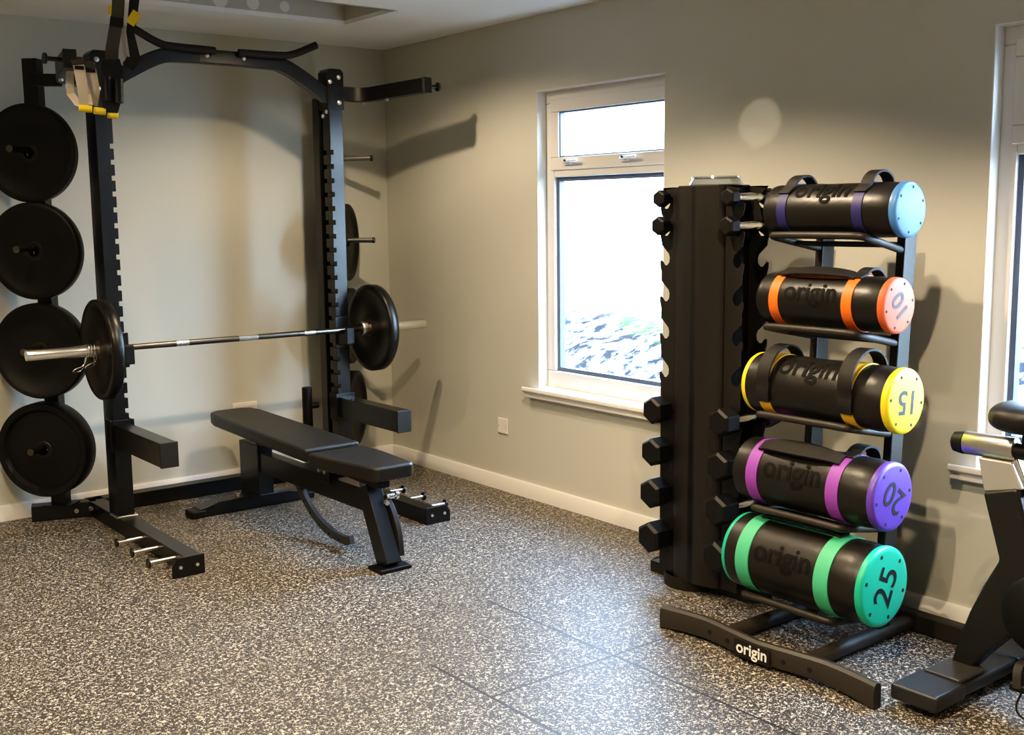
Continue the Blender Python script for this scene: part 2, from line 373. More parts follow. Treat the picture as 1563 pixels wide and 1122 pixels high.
# ------------------------------------------------------------------ power rack
CX = -1.25; HALF = .585
def X(s, off=0.0): return CX + s * (HALF + off)
rack = thing('power_rack', 'tall black steel half rack with toothed uprights and pull-up bar by the wall', 'power rack', (CX, -.6, 0))
Zs0, pitch = 1.772, .0705
for s in (-1, 1):
    xo, xi = X(s, .0375), X(s, -.0375)                       # outer and inner faces
    inw = -s
    poly = [(xo, .082), (xi, .082)]
    notches = sorted([Zs0 - i * pitch for i in range(18)])
    for z in notches:
        poly += [(xi, z - .011), (xi - inw * .016, z - .011), (xi - inw * .016, z + .011), (xi, z + .011)]
    poly += [(xi, 2.15), (xo, 2.15)]
    up = M().prism(poly, lambda u, v, d: V((u, d, v)), -.6, -.526).build('upright', 'black', rack, .002)
    M().box((X(s), -.563, .079), (.10, .10, .008)).build('base_flange', 'steel', up, .002)
    M().span((X(s, -.040), -.49, .075), (X(s, .022), -.425, 2.05)).build('rear_upright', 'black', rack, .003)
    fb = M().span((X(s, -.0375), -.10, 0), (X(s, .0375), -1.395, .075)).build('foot_beam', 'black', rack, .003)
    ep = M().prism([(X(s, -.0375), 0), (X(s, .100), 0), (X(s, .100), .05), (X(s, .078), .083), (X(s, -.0375), .083)], lambda u, v, d: V((u, d, v)), -1.395, -1.404).build('end_plate', 'black', fb, .002)
    for off in (-.005, .066): M().cyl((X(s, off), -1.404, .043), (X(s, off), -1.409, .043), .007, seg=12).build('bolt', 'bolt', fb)
    for y in (-.90, -1.09, -1.28):
        pg = M().cyl((X(s, .037), y, .05), (X(s, .150), y - .004, .05), .0085).build('band_peg', 'steel', fb)
        M().cyl((X(s, .150), y - .004, .05), (X(s, .158), y - .004, .05), .021).build('peg_head', 'black', fb, .002)
    # angled plate storage
    ux, uy = (-2.0, -.16) if s < 0 else (-.452, -.14)
    rot = Matrix.Rotation(s * PI / 4, 3, 'Z'); d = V((s * .7071, -.7071, 0)); q = V((.7071, s * .7071, 0))
    sb = M().beam((X(s, 0), -.17, .0375), (X(s, .285), -.085, .0375), .075, .075).build('storage_beam', 'black', rack, .003)
    for k in (.05, .12): M().cyl((X(s, k), -.23, .05), (X(s, k), -.245, .05), .010, seg=14).build('bolt', 'bolt', sb)
    st = M().box((ux, uy, 1.13), (.072, .060, 2.11), rot).build('storage_upright', 'black', rack, .003)
    M().box((ux, uy, .079), (.13, .12, .008), rot).build('base_flange', 'black', st, .002)
    M().beam((ux, uy, 2.09), (X(s), -.55, 2.06), .05, .055).build('top_stay', 'black', rack, .003)
    for z in (1.765, 1.317, .851, .384):
        c = V((ux, uy, z)) + d * .03
        pg = M().cyl(c, c + d * .20, .0145).build('storage_peg', 'steel' if s > 0 else 'dsteel', rack)
        M().cyl(c + d * .20, c + d * .212, .0165).build('peg_cap', 'dsteel', pg, .002)
        M().cyl(c, c + d * .012, .03).build('peg_collar', 'black', pg)
    # top bracket on the upright
    br = M().span((X(s, -.046), -.606, 1.985), (X(s, .046), -.600, 2.17)).span((X(s, -.046), -.60, 1.985), (X(s, -.040), -.51, 2.17)).span((X(s, .040), -.60, 1.985), (X(s, .046), -.51, 2.17))
    br.prism([(X(s, -.046), 2.17), (X(s, .046), 2.17), (X(s, .03), 2.186), (X(s, -.03), 2.186)], lambda u, v, dd: V((u, dd, v)), -.606, -.51)
    br = br.build('top_bracket', 'black', rack, .002)
    for bx, bz in ((.018, 2.145), (.018, 2.02), (-.032, 2.12)):
        M().ring([(0, .012), (.005, .011), (.009, .006), (.010, 0)], (X(s, bx), -.606, bz), (0, -1, 0), 14).build('bolt', 'bolt', br)
    for by, bz in ((-.575, 1.975), (-.535, 1.955)):
        M().ring([(0, .011), (.005, .010), (.008, .005), (.009, 0)], (X(s, -.0375 - (.0085 if bz > 2 else 0)), by, bz), (-s, 0, 0), 14).build('bolt', 'bolt', br)
    # arm reaching out and forward from the top of the upright
    a0, a1, a2, a3 = V((X(s, .02), -.565, 2.07)), V((X(s, .16), -.60, 2.062)), V((X(s, .215), -.74, 2.072)), V((X(s, .265), -1.03, 2.082))
    arm = M().tube([a0, a1, a2, a3], .025, 4, 2, .035, up=(0, 0, 1)).build('top_arm', 'black', rack, .003)
    dv = (a3 - a2).normalized()
    M().beam(a3, a3 + dv * .012, .052, .073).build('end_cap', 'rackgrey', arm, .002)
    pv = V((s, -.05, 0)).normalized(); pa = a3 - dv * .035
    M().cyl(pa, pa + pv * .095, .009).build('pin', 'black', arm)
    M().cyl(pa + pv * .088, pa + pv * .098, .022).build('pin_head', 'black', arm, .002)
    for k, tt in ((a1, .3), (a2, .75)): M().cyl(k + V((0, 0, -.046)), k + V((0, 0, -.034)), .010, seg=12).build('bolt', 'bolt', arm)
M().span((X(-1), -.10, 0), (X(1), -.175, .075)).build('rear_crossbeam', 'black', rack, .003)
# multi-grip pull-up bar
pu = M()
pu.tube([(X(-1, -.03), -.57, 2.045), (X(-1, -.13), -.575, 2.11), (X(-1, -.27), -.58, 2.185), (X(-1, -.36), -.58, 2.197), (X(1, -.36), -.58, 2.197), (X(1, -.27), -.58, 2.185), (X(1, -.13), -.575, 2.11), (X(1, -.03), -.57, 2.045)], .027, 4, 2, .033, up=(0, -.02, 1))
pu = pu.build('pull_up_bar', 'black', rack, .004)
for s in (-1, 1):
    M().tube([(CX + s * .06, -.625, 2.222), (CX + s * .26, -.63, 2.224), (CX + s * .33, -.64, 2.228), (CX + s * .455, -.66, 2.285)], .0175, 14, 2).build('grip_handle', 'grip', pu)
    M().ring([(0, .011), (.004, .010), (.008, .005), (.009, 0)], (CX + s * .092, -.607, 2.20), (0, -1, 0), 14).build('bolt', 'bolt', pu)
M().span((CX - .13, -.602, 2.168), (CX + .13, -.608, 2.222)).build('joint_plate', 'black', pu, .002)
gh = M().cyl((-.80, -.44, .345), (-.80, -.44, .560), .026).build('grip_handle', 'rubber', rack, .004)
M().cyl((-.80, -.44, .46), (-.74, -.45, .46), .016).build('handle_stub', 'black', rack)

# removable arms and hooks on the rack
for s, lab in ((-1, 'black square steel safety arm on the rack upright beside the stored plates'), (1, 'black square steel safety arm on the rack upright near the room corner')):
    t = thing('safety_arm', lab, 'safety arm', (X(s), -.6, .46), group='safety arms on the rack')
    sl = M()
    for a, b in (((X(s, -.056), -.612, .39), (X(s, .056), -.606, .535)), ((X(s, .042), -.612, .39), (X(s, .050), -.53, .535)), ((X(s, -.050), -.612, .39), (X(s, -.042), -.53, .535))): sl.span(a, b)
    sl.build('sleeve', 'black', t, .002)
    M().span((X(s, -.038), -.612, .410), (X(s, .038), -1.165, .515)).build('arm_tube', 'black', t, .004)
    M().span((X(s, -.040), -1.165, .408), (X(s, .040), -1.175, .517)).build('end_cap', 'rackgrey', t, .003)
for s, lab in ((-1, 'black j-hook on the rack upright holding the barbell end above the stored plates'), (1, 'black j-hook on the rack upright holding the barbell end near the room corner')):
    t = thing('j_hook', lab, 'bar hook', (X(s), -.6, .85), group='hooks holding the barbell')
    M().span((X(s, -.050), -.614, .775), (X(s, .030), -.602, .935)).build('back_plate', 'black', t, .003)
    M().prism([(-.614, .79), (-.714, .80), (-.714, .885), (-.694, .885), (-.690, .853), (-.614, .851)], lambda u, v, d: V((d, u, v)), X(s, -.040), X(s, .005)).build('hook', 'rubber', t, .004)

# ------------------------------------------------------------------ weight plates and barbell
def plate(label, c, ax, r, th, group, m='rubber', hub=.026, cat='weight plate'):
    ax = V(ax).normalized(); c = V(c)
    t = thing('weight_plate', label, cat, c, group=group)
    h = th / 2
    prof = [(-h * .7, hub), (-h * .7, .062), (-h * .62, .105), (-h * .55, r * .80), (-h * .95, r * .86), (-h, r * .975), (-h * .8, r), (h * .8, r), (h, r * .975), (h * .95, r * .86), (h * .55, r * .80), (h * .62, .105), (h * .7, .062), (h * .7, hub), (-h * .7, hub)]
    M().ring(prof, c, ax, 64).build('disc', m, t, 0, ang=50)
    M().ring([(-h * .76, hub), (-h * .76, .040), (-h * .70, .044), (h * .70, .044), (h * .76, .040), (h * .76, hub), (-h * .76, hub)], c, ax, 40).build('hub', 'hubsteel' if m == 'rubber' else 'hubcopper', t)
    return t
for s in (-1, 1):
    ux, uy = (-2.0, -.16) if s < 0 else (-.452, -.14); d = V((s * .7071, -.7071, 0))
    rows = [(1.765, .040, 'topmost'), (1.317, .055, 'second'), (.851, .070, 'third'), (.384, .098, 'lowest')]
    for z, th, w in rows:
        if s > 0 and z > 1.5: continue
        zz = z - (.026 - .0145)
        c = V((ux, uy, zz)) + d * (.047 + th / 2)
        if s < 0: lab = {'topmost': 'thin black weight plate on the topmost peg of the plate stack beside the rack', 'second': 'black weight plate second from the top on the storage post', 'third': 'black weight plate third from the top, behind the barbell end', 'lowest': 'thickest black weight plate on the lowest peg above the floor beam'}[w]
        else: lab = {'second': 'black weight plate seen edge-on behind the corner upright, topmost there', 'third': 'black weight plate seen edge-on behind the loaded barbell plate', 'lowest': 'black weight plate seen edge-on behind the corner safety arm, lowest there'}[w]
        if s > 0: th = .05
        plate(lab, c, d, .225 if s < 0 else .212, th, 'plates stored on the rack pegs')
BY, BZ, BC = -.662, .872, -1.222
bar = thing('barbell', 'long chrome barbell resting on the rack hooks with one plate per end', 'barbell', (BC, BY, BZ))
M().cyl((BC - .64, BY, BZ), (BC + .64, BY, BZ), .0140).build('shaft', 'dsteel', bar)
for a, b in ((-.36, -.30), (-.05, .05), (.30, .36)): M().cyl((BC + a, BY, BZ), (BC + b, BY, BZ), .0143).build('smooth_ring', 'chrome', bar)
for s in (-1, 1):
    M().ring([(0, .0), (0, .022), (.004, .025), (.375, .025), (.38, .022), (.38, 0)], (BC + s * .645, BY, BZ), (s, 0, 0), 28).build('sleeve', 'chrome', bar)
    M().ring([(0, .016), (0, .034), (.006, .038), (.03, .038), (.034, .03)], (BC + s * .628, BY, BZ), (s, 0, 0), 28).build('collar', 'steel', bar)
for s, lab in ((-1, 'black weight plate on the barbell end beside the stored plates'), (1, 'black weight plate on the barbell end near the room corner')):
    plate(lab, (BC + s * .700, BY, BZ), (s, 0, 0), .225, .052, 'plates loaded on the barbell', 'rubberg')
for s, lab in ((-1, 'small wire spring clip on the barbell end beside the stored plates'), (1, 'small wire spring clip on the barbell end near the room corner')):
    t = thing('spring_collar', lab, 'barbell clip', (BC + s * .745, BY, BZ), group='spring clips on the barbell')
    x = BC + s * .738
    pts = [(x + s * .012 * k / 16, BY + .0285 * math.cos(2 * PI * k / 16 + 2), BZ + .0285 * math.sin(2 * PI * k / 16 + 2)) for k in range(49)]
    M().tube(pts, .0028, 8).build('coil', 'chrome', t)
    if s < 0:
        for k, (dy, dz) in enumerate(((-.05, -.055), (.01, -.075))):
            x2 = x - .035 * k
            M().tube([(x2, BY - .026, BZ - .01), (x2 - .01, BY + dy - .02, BZ + dz + .01), (x2 - .06, BY + dy - .03, BZ + dz), (x2 - .065, BY + dy - .015, BZ + dz - .018), (x2 - .012, BY + dy, BZ + dz - .012), (x2 - .004, BY - .012, BZ - .026)], .0028, 8, 2).build('handle', 'chrome', t)
    else:
        M().tube([(x + .03, BY - .01, BZ + .027), (x + .03, BY - .01, BZ + .08), (x + .03, BY + .02, BZ + .08), (x + .03, BY + .01, BZ + .027)], .0028, 8, 1).build('handle', 'chrome', t)

# ------------------------------------------------------------------ suspension trainer hung over the arm
t = thing('suspension_trainer', 'black and beige strap trainer with yellow tabs slung over the rack arm', 'suspension trainer', (-2.0, -1.03, 1.85))
vw = V((math.sin(.33), math.cos(.33), 0)); vr = V((vw.y, -vw.x, 0)); OT = V((-2.0, -1.03, 1.95))
def tp(h, z, d=0.0):
    if z < .128: z = .140 + (z - .118) * .72
    elif z < .40: z -= .022 + (z - .128) * .09
    return OT + vr * h + V((0, 0, z)) - vw * d          # across, up, towards the room
def flat(pts, w, name, m, parent=None, side=None, th=.002):
    mm = M(); P = [V(p) for p in pts]; sd0 = V(side) if side else vr
    W = w if isinstance(w, (list, tuple)) else [w] * len(P)
    L = []
    for i, p in enumerate(P):
        tt = (P[min(i + 1, len(P) - 1)] - P[max(i - 1, 0)]).normalized()
        sd = (sd0 - tt * tt.dot(sd0)).normalized(); nn = tt.cross(sd) * th
        L.append([mm.b.verts.new(p + sd * a + nn * c) for a, c in ((W[i] / 2, 1), (-W[i] / 2, 1), (-W[i] / 2, -1), (W[i] / 2, -1))])
    for a, b in zip(L, L[1:]):
        for k in range(4): mm.b.faces.new((a[k], a[(k + 1) % 4], b[(k + 1) % 4], b[k]))
    mm.b.faces.new(L[0][::-1]); mm.b.faces.new(L[-1])
    return mm.build(name, m, parent or t)
s1 = flat([tp(.110, .450), tp(.096, .36), tp(.068, .215), tp(.058, .13), tp(.060, .06)], [.048, .048, .050, .052, .05], 'main_strap', 'grey_web')
flat([tp(.093, .345, .004), tp(.087, .305, .004)], .051, 'strap_sleeve', 'webbing', s1)
flat([tp(.068, .395, .003), tp(.066, .355, .003)], .012, 'yellow_tab', 'yellow', s1)
s2 = flat([tp(.174, .450, -.02), tp(.150, .335, -.02), tp(.140, .29, -.02), tp(.154, .18, -.02), tp(.145, .12, -.02), tp(.125, .08, -.02)], [.040, .036, .030, .040, .05, .05], 'main_strap', 'webbing')
flat([tp(.172, .375, -.012), tp(.140, .322, -.012)], .036, 'yellow_tab', 'yellow', s2)
flat([tp(.112, .33, -.03), tp(.115, .20, -.03), tp(.130, .155, -.03)], .014, 'buckle_strap', 'beige')
for k, (h, b) in enumerate(((-.060, -.155), (-.018, -.145))):
    dd = .075 - .012 * k
    fc = flat([tp(h - .004, .115 - .02 * k, -.035), tp(h - .012, .118 - .02 * k, .0), tp(h - .008, .10 - .02 * k, .035), tp(h, .055 - .012 * k, dd), tp(h + .004, .0, dd + .012), tp(h + (.008 if k == 0 else .012), -.07, dd + .008), tp(h + .010, b, dd - .02), tp(h - .012, b + .02, -.02), tp(h - .042 + .02 * k, -.07, -.055), tp(h - .04 + .02 * k, .04, -.055), tp(h - .004, .115 - .02 * k, -.035)], [.042] * 4 + [.042, .038 if k == 0 else .036, .034 if k == 0 else .018] + [.030] * 4, 'foot_cradle', 'beige')
    flat([tp(h - .010, .118 - .02 * k, .008), tp(h - .007, .094 - .02 * k, .044), tp(h - .002, .072 - .015 * k, .066)], .046, 'cradle_edge', 'grey_web', fc, th=.004)
    flat([tp(h, .060 - .012 * k, dd + .003), tp(h, .045 - .012 * k, dd + .009)], .034, 'buckle', 'hole', fc, th=.004)
for h, z, w, d in ((-.046, -.168, .050, .06), (.006, -.178, .048, .05), (.055, -.198, .042, .04)):
    M().cyl(tp(h - w / 2, z + .006, d), tp(h + w / 2, z, d), .014, seg=14).build('yellow_tab', 'yellow', t, .002)
bs_ = flat([tp(.058, .095, .03), tp(.062, .05, .045), tp(.060, -.05, .05), tp(.050, -.13, .045), (tp(.052, -.175, .03))], [.070, .080, .082, .070, .045], 'bundled_strap', 'webbing', th=.022)
for k in (0, 1):
    M().tube([tp(.040 + .045 * k, .01 - .01 * k, .085), tp(.042 + .04 * k, -.125 - .01 * k, .085)], .017, 14).build('foam_grip', 'rubber', t, .004)

# ------------------------------------------------------------------ adjustable bench
BX = -1.185
bn = thing('weight_bench', 'black padded adjustable weight bench standing under the barbell', 'weight bench', (BX, -1.15, 0))
def pad(poly, z, th, name, tilt=0, y_ref=0):
    f = lambda u, v, d: V((BX + u, v, z + d + tilt * (v - y_ref)))
    return M().prism(poly, f, 0, th).build(name, 'vinyl', bn, .014, 3)
pad([(-.075, -.315), (-.115, -.345), (-.132, -.42), (-.138, -1.40), (.138, -1.40), (.132, -.42), (.115, -.345), (.075, -.315)], .390, .062, 'back_pad', .02, -1.4)
pad([(-.138, -1.425), (-.135, -1.60), (-.098, -1.895), (-.080, -1.915), (.080, -1.915), (.098, -1.895), (.135, -1.60), (.138, -1.425)], .378, .062, 'seat_pad', -.02, -1.42)
M().beam((BX, -.60, .262), (BX, -1.745, .268), .062, .095).build('main_beam', 'black', bn, .004)
M().span((BX - .035, -.50, .055), (BX + .035, -.585, .345)).span((BX - .04, -.585, .10), (BX + .04, -.72, .345)).build('rear_post', 'black', bn, .004)
rf = M().prism([(-.315, .0), (.315, .0), (.29, .045), (.19, .066), (-.19, .066), (-.29, .045)], lambda u, v, d: V((BX + u, d, v)), -.50, -.585).build('rear_foot', 'black', bn, .005)
for sx in (-.07, .07): M().cyl((BX + sx, -.5425, .066), (BX + sx, -.5425, .082), .011, seg=14).build('bolt', 'bolt', rf)
for sx in (-.295, .295): M().box((BX + sx, -.5425, .02), (.075, .094, .036)).build('rubber_foot', 'rubber', rf, .008)
fl = M().beam((BX, -1.70, .325), (BX, -1.852, .016), .072, .085, (0, 1, .3)).build('front_leg', 'black', bn, .004)
M().span((BX - .075, -1.80, 0), (BX + .075, -1.905, .018)).build('foot_plate', 'rubber', fl, .005)
M().tube([(BX + .046, -1.762, .27), (BX + .050, -1.800, .23), (BX + .050, -1.845, .14), (BX + .046, -1.860, .05)], .012, 4, 2, .018, up=(0, 1, 0)).build('carry_handle', 'rackgrey', fl, .003)
M().cyl((BX + .036, -1.775, .285), (BX + .085, -1.775, .285), .012).cyl((BX + .08, -1.775, .285), (BX + .095, -1.775, .285), .018).build('pull_pin', 'chrome', fl, .002)
M().cyl((BX + .02, -1.80, .27), (BX + .02, -1.815, .268), .010, seg=14).build('bolt', 'bolt', fl)
M().beam((BX - .03, -.75, .372), (BX - .03, -1.38, .372), .03, .03).beam((BX + .03, -.75, .372), (BX + .03, -1.38, .372), .03, .03).build('back_support', 'black', bn, .003)
M().beam((BX, -1.44, .362), (BX, -1.82, .350), .06, .03).build('seat_support', 'black', bn, .003)
M().span((BX - .03, -.68, .34), (BX + .03, -.75, .39)).build('back_rest_stop', 'rubber', bn, .004)
M().box((BX, -1.40, .335), (.105, .09, .09)).build('hinge_bracket', 'black', bn, .006)
for sy in (-1.375, -1.425): M().cyl((BX - .053, sy, .345), (BX - .062, sy, .345), .010, seg=14).build('bolt', 'bolt', bn)
arc = [(BX, -1.06 - .0 + .01, .235), (BX, -1.12, .16), (BX, -1.22, .09), (BX, -1.36, .045), (BX, -1.50, .040), (BX, -1.545, .055)]
ab = M().tube(arc, .011, 4, 3, .019, up=(0, .3, 1)).build('adjustment_arc', 'arcgrey', bn, .002)
for y, z in ((-1.13, .149), (-1.19, .105), (-1.27, .068), (-1.36, .044), (-1.45, .037)):
    M().cyl((BX - .0105, y, z), (BX - .0125, y, z), .005, seg=10).build('pin_hole', 'hole', ab)
M().beam((BX, -1.49, .30), (BX, -1.66, .34), .05, .05).build('beam_sheen', 'silver', bn, .003)  # silver piece added for the reflection on the main beam's top

# ------------------------------------------------------------------ dumbbell tower
DZ = [1.500, 1.398, 1.286, 1.148, 1.004, .854, .692, .530, .366, .192]
YL, YR = -2.690, -3.028; PX0, PX1 = -.425, -.290
tw = thing('dumbbell_tower', 'dark upright dumbbell tower with notched edges by the window', 'dumbbell rack', (-.36, -2.86, 0))
def notch_edge(e, sgn):            # points from the bottom up along one edge; sgn = direction into the plate
    pts = []
    for z in reversed(DZ):
        h = z - .016
        pts += [(e, h - .045), (e - sgn * .007, h - .020), (e - sgn * .007, h - .004), (e - sgn * .001, h + .001), (e + sgn * .006, h - .006), (e + sgn * .016, h - .018), (e + sgn * .030, h - .018), (e + sgn * .041, h - .006), (e + sgn * .043, h + .012), (e + sgn * .038, h + .026), (e, h + .060)]
    return pts
eL, eR = YL + .030, YR - .030
for xp, sgn, nm in ((PX0, -1, 'notched_panel'), (PX1, 1, 'notched_panel')):
    left = notch_edge(eL, -1); right = notch_edge(eR, 1)
    poly = [(eL, .045)] + left + [(eL - .008, 1.535), (eL - .03, 1.545)] + [(eR + .03, 1.545), (eR + .008, 1.535)] + right[::-1] + [(eR, .045)]
    yc = (eL + eR) / 2
    mm = M()
    # flat flanges either side of a rounded centre rib
    cw = .120
    lp = [p for p in poly if p[0] > yc]; rp = [p for p in poly if p[0] < yc]
    lp = [(yc + cw, .045)] + lp + [(yc + cw, 1.545)]
    rp = [(yc - cw, 1.545)] + rp + [(yc - cw, .045)]
    for pp in (lp, rp): mm.prism(pp, lambda u, v, d: V((d, u, v)), xp - .002, xp + .002)
    arcp = [(yc + cw * math.cos(a), xp + sgn * .042 * math.sin(a)) for a in [PI * k / 18 for k in range(19)]]
    inner = [(yc + (cw - .006) * math.cos(a), xp + sgn * .036 * math.sin(a)) for a in [PI * k / 18 for k in range(19)]]
    for k in range(18):
        q = [arcp[k], arcp[k + 1], inner[k + 1], inner[k]]
        mm.prism([(b_, a_) for a_, b_ in q], lambda u, v, d: V((u, v, d)), .045, 1.545)
    bmesh.ops.remove_doubles(mm.b, verts=mm.b.verts, dist=1e-5)
    mm.build(nm, 'rackgrey', tw, 0, ang=30)
yc = (eL + eR) / 2
for yy in (yc + .10, yc - .10): M().span((PX0, yy - .006, .045), (PX1, yy + .006, 1.545)).build('inner_web', 'blackm', tw)
M().span((PX0 - .02, yc - .10, 1.540), (PX1 + .02, yc + .10, 1.550)).build('top_plate', 'rackgrey', tw, .004)
bs = M()
def strip(pts, closed=False, h=.046, th=.004, z=0):
    P = [V((a, b, 0)) for a, b in pts]
    bs.tube([(p.x, p.y, z + h / 2) for p in P], th, 4, 0, h / 2, up=(0, 0, 1))
xb, xr = -.375, -.25
strip([(xb, -2.565), (xb, -3.05), (xb + .03, -3.10), (xr - .03, -3.10), (xr, -3.05), (xr, -2.60), (xr - .04, -2.555), (xb + .03, -2.55), (xb, -2.565)])
strip([(xb - .003, -2.665)] + [(xb - .088 * math.sin(a), -2.775 + .105 * math.cos(a)) for a in [PI * k / 14 for k in range(1, 14)]] + [(xb - .003, -2.885)])
bs.span((xb, -2.56, .030), (xr, -3.09, .044))
bs.build('base', 'rackgrey', tw, 0)

def dumbbell(label, y, z, r, L):
    t = thing('dumbbell', label, 'dumbbell', ((PX0 + PX1) / 2, y, z), group='black hex dumbbells on the tower')
    xm = (PX0 + PX1) / 2; g = .078
    M().ring([(-g, .012), (-.05, .0135), (0, .0165), (.05, .0135), (g, .012)], (xm, y, z), (1, 0, 0), 20).cyl((xm - g, y, z), (xm + g, y, z), .011).build('handle', 'chrome', t)
    for s in (-1, 1):
        M().hexbar((xm + s * g, y, z), (xm + s * (g + L), y, z), r, .20, PI / 6).build('head', 'rubber', t, .002)
LL = [(0, .033, .045, 'small black hex dumbbell in the topmost notch on the window side'), (1, .036, .050, 'small black hex dumbbell second from the top on the window side'),
      (6, .053, .078, 'large black hex dumbbell just above the sill height on the window side'), (7, .056, .083, 'large black hex dumbbell third from the floor on the window side'),
      (8, .059, .088, 'large black hex dumbbell second from the floor on the window side'), (9, .062, .095, 'largest black hex dumbbell lowest on the window side of the tower')]
for i, r, L, lab in LL: dumbbell(lab, YL, DZ[i] + .004, r, L)
RR = [(0, .033, .045, 'small black hex dumbbell in the topmost notch beside the blue-ended bag'), (1, .036, .050, 'small black hex dumbbell second from the top beside the blue-ended bag'),
      (6, .053, .078, 'large black hex dumbbell with chrome handle beside the yellow-ended bag'), (7, .056, .083, 'large black hex dumbbell beside the purple-banded bag'),
      (8, .059, .088, 'large black hex dumbbell with chrome handle just below the purple-banded bag'), (9, .062, .095, 'largest black hex dumbbell behind the green-ended bag')]
for i, r, L, lab in RR: dumbbell(lab, YR, DZ[i] + .004, r, L)
t = thing('plastic_tray', 'low clear plastic tray lying on top of the dumbbell tower', 'tray', (-.36, -2.88, 1.55))
oc = [(.085 * math.cos(a) * (1.0), .115 * math.sin(a)) for a in [PI / 8 + k * PI / 4 for k in range(8)]]
mm = M()
mm.prism(oc, lambda u, v, d: V((-.36 + u * (1 - d * 6), yc - .01 + v * (1 - d * 6), 1.551 + d)), 0, .026)
mm.build('tray', 'clear', t, .004)
mm = M().tube([(-.36 + u * .86, yc - .01 + v * .86, 1.578) for u, v in oc + oc[:1]], .004, 8).build('rim', 'clear', t)

# ------------------------------------------------------------------ storage rack for the power bags
UY = (-3.60, -3.28)
br = thing('bag_rack', 'dark steel storage rack with curved floor beam holding five power bags', 'storage rack', (-.45, -3.45, 0))
def bx_(y):                                                   # plan curve of the front beam
    k = (y + 3.47) / .435
    return -.772 - .030 * math.cos(k * PI) * (1 - abs(k)) - .018 * max(0, abs(k) - .55) / .45
mm = M(); rs = []
prof = [(-.018, 0), (-.020, .055), (-.016, .072), (-.006, .080), (.008, .080), (.016, .072), (.019, .055), (.019, 0)]
nseg = 40
for i in range(nseg + 1):
    y = -3.035 - .87 * i / nseg
    lift = .012 * (1 - ((i - nseg / 2) / (nseg / 2)) ** 4)
    rs.append([mm.b.verts.new((bx_(y) + u, y, v + (lift if v < .01 else 0) + .004 * (1 - ((i - nseg / 2) / (nseg / 2)) ** 2))) for u, v in prof])
for a, b in zip(rs, rs[1:]):
    for k in range(len(prof)): mm.b.faces.new((a[k], a[(k + 1) % len(prof)], b[(k + 1) % len(prof)], b[k]))
mm.b.faces.new(rs[0][::-1]); mm.b.faces.new(rs[-1])
fbm = mm.build('front_beam', 'bagrack', br, .003)
for y in (-3.255, -3.345, -3.575, -3.665): M().cyl((bx_(y) - .019, y, .045), (bx_(y) - .0215, y, .045), .008, seg=12).build('bolt', 'hole', fbm)
ly = -3.46
M().box((bx_(ly) - .0205, ly, .044), (.002, .145, .058), Matrix.Rotation(0, 3, 'Z')).build('logo_plate', 'hole', fbm, .001)
rotm = Matrix(((0, 0, -1), (-1, 0, 0), (0, 1, 0))).to_4x4()        # text x -> -y, text y -> z, normal -> -x
text_mesh('origin', .055, Matrix.Translation(V((bx_(ly) - .0225, ly, .047))) @ rotm, 'logo_lettering', 'logo', fbm, bold=.0012)
M().span((-.165, -3.02, 0), (-.115, -3.88, .068)).build('rear_beam', 'bagrack', br, .008)
def upx(z): return -.322 + .054 * z
for y in UY:
    M().tube([(-.758, y, .030), (-.15, y, .030)], .030, 16, 0, .026).build('base_beam', 'bagrack', br)
    u = M().prism([(upx(.03) - .035, .03), (upx(.03) + .035, .03), (upx(1.45) + .035, 1.45), (upx(1.45) - .035, 1.45)], lambda a, b, d: V((a, d, b)), y - .016, y + .016)
    u.build('upright', 'bagrack', br, .006)
SHELF = [(-.528, 1.372, 1.322), (-.552, 1.067, 1.017), (-.580, .770, .715), (-.600, .448, .395), (-.640, .148, .100)]
for xf, zf, zb in SHELF:
    xb2 = upx(zb) - .03
    y0, y1 = UY[1] + .02, UY[0] - .02
    mm = M().tube([(xb2, UY[1], zb), (xf + .06, y0, zf - .012), (xf + .004, y0, zf), (xf, y0 - .055, zf + .002), (xf, y1 + .055, zf + .002), (xf + .004, y1, zf), (xf + .06, y1, zf - .012), (xb2, UY[0], zb)], .0125, 12, 2)
    mm.cyl((xb2 + .06, UY[0], zb + .015), (xb2 + .06, UY[1], zb + .015), .010, seg=12)
    mm.tube([((xf + xb2) / 2, y0 - .01, (zf + zb) / 2 - .004), ((xf + xb2) / 2, y1 + .01, (zf + zb) / 2 - .004)], .009, 10)
    mm.build('cradle', 'bagrack', br)

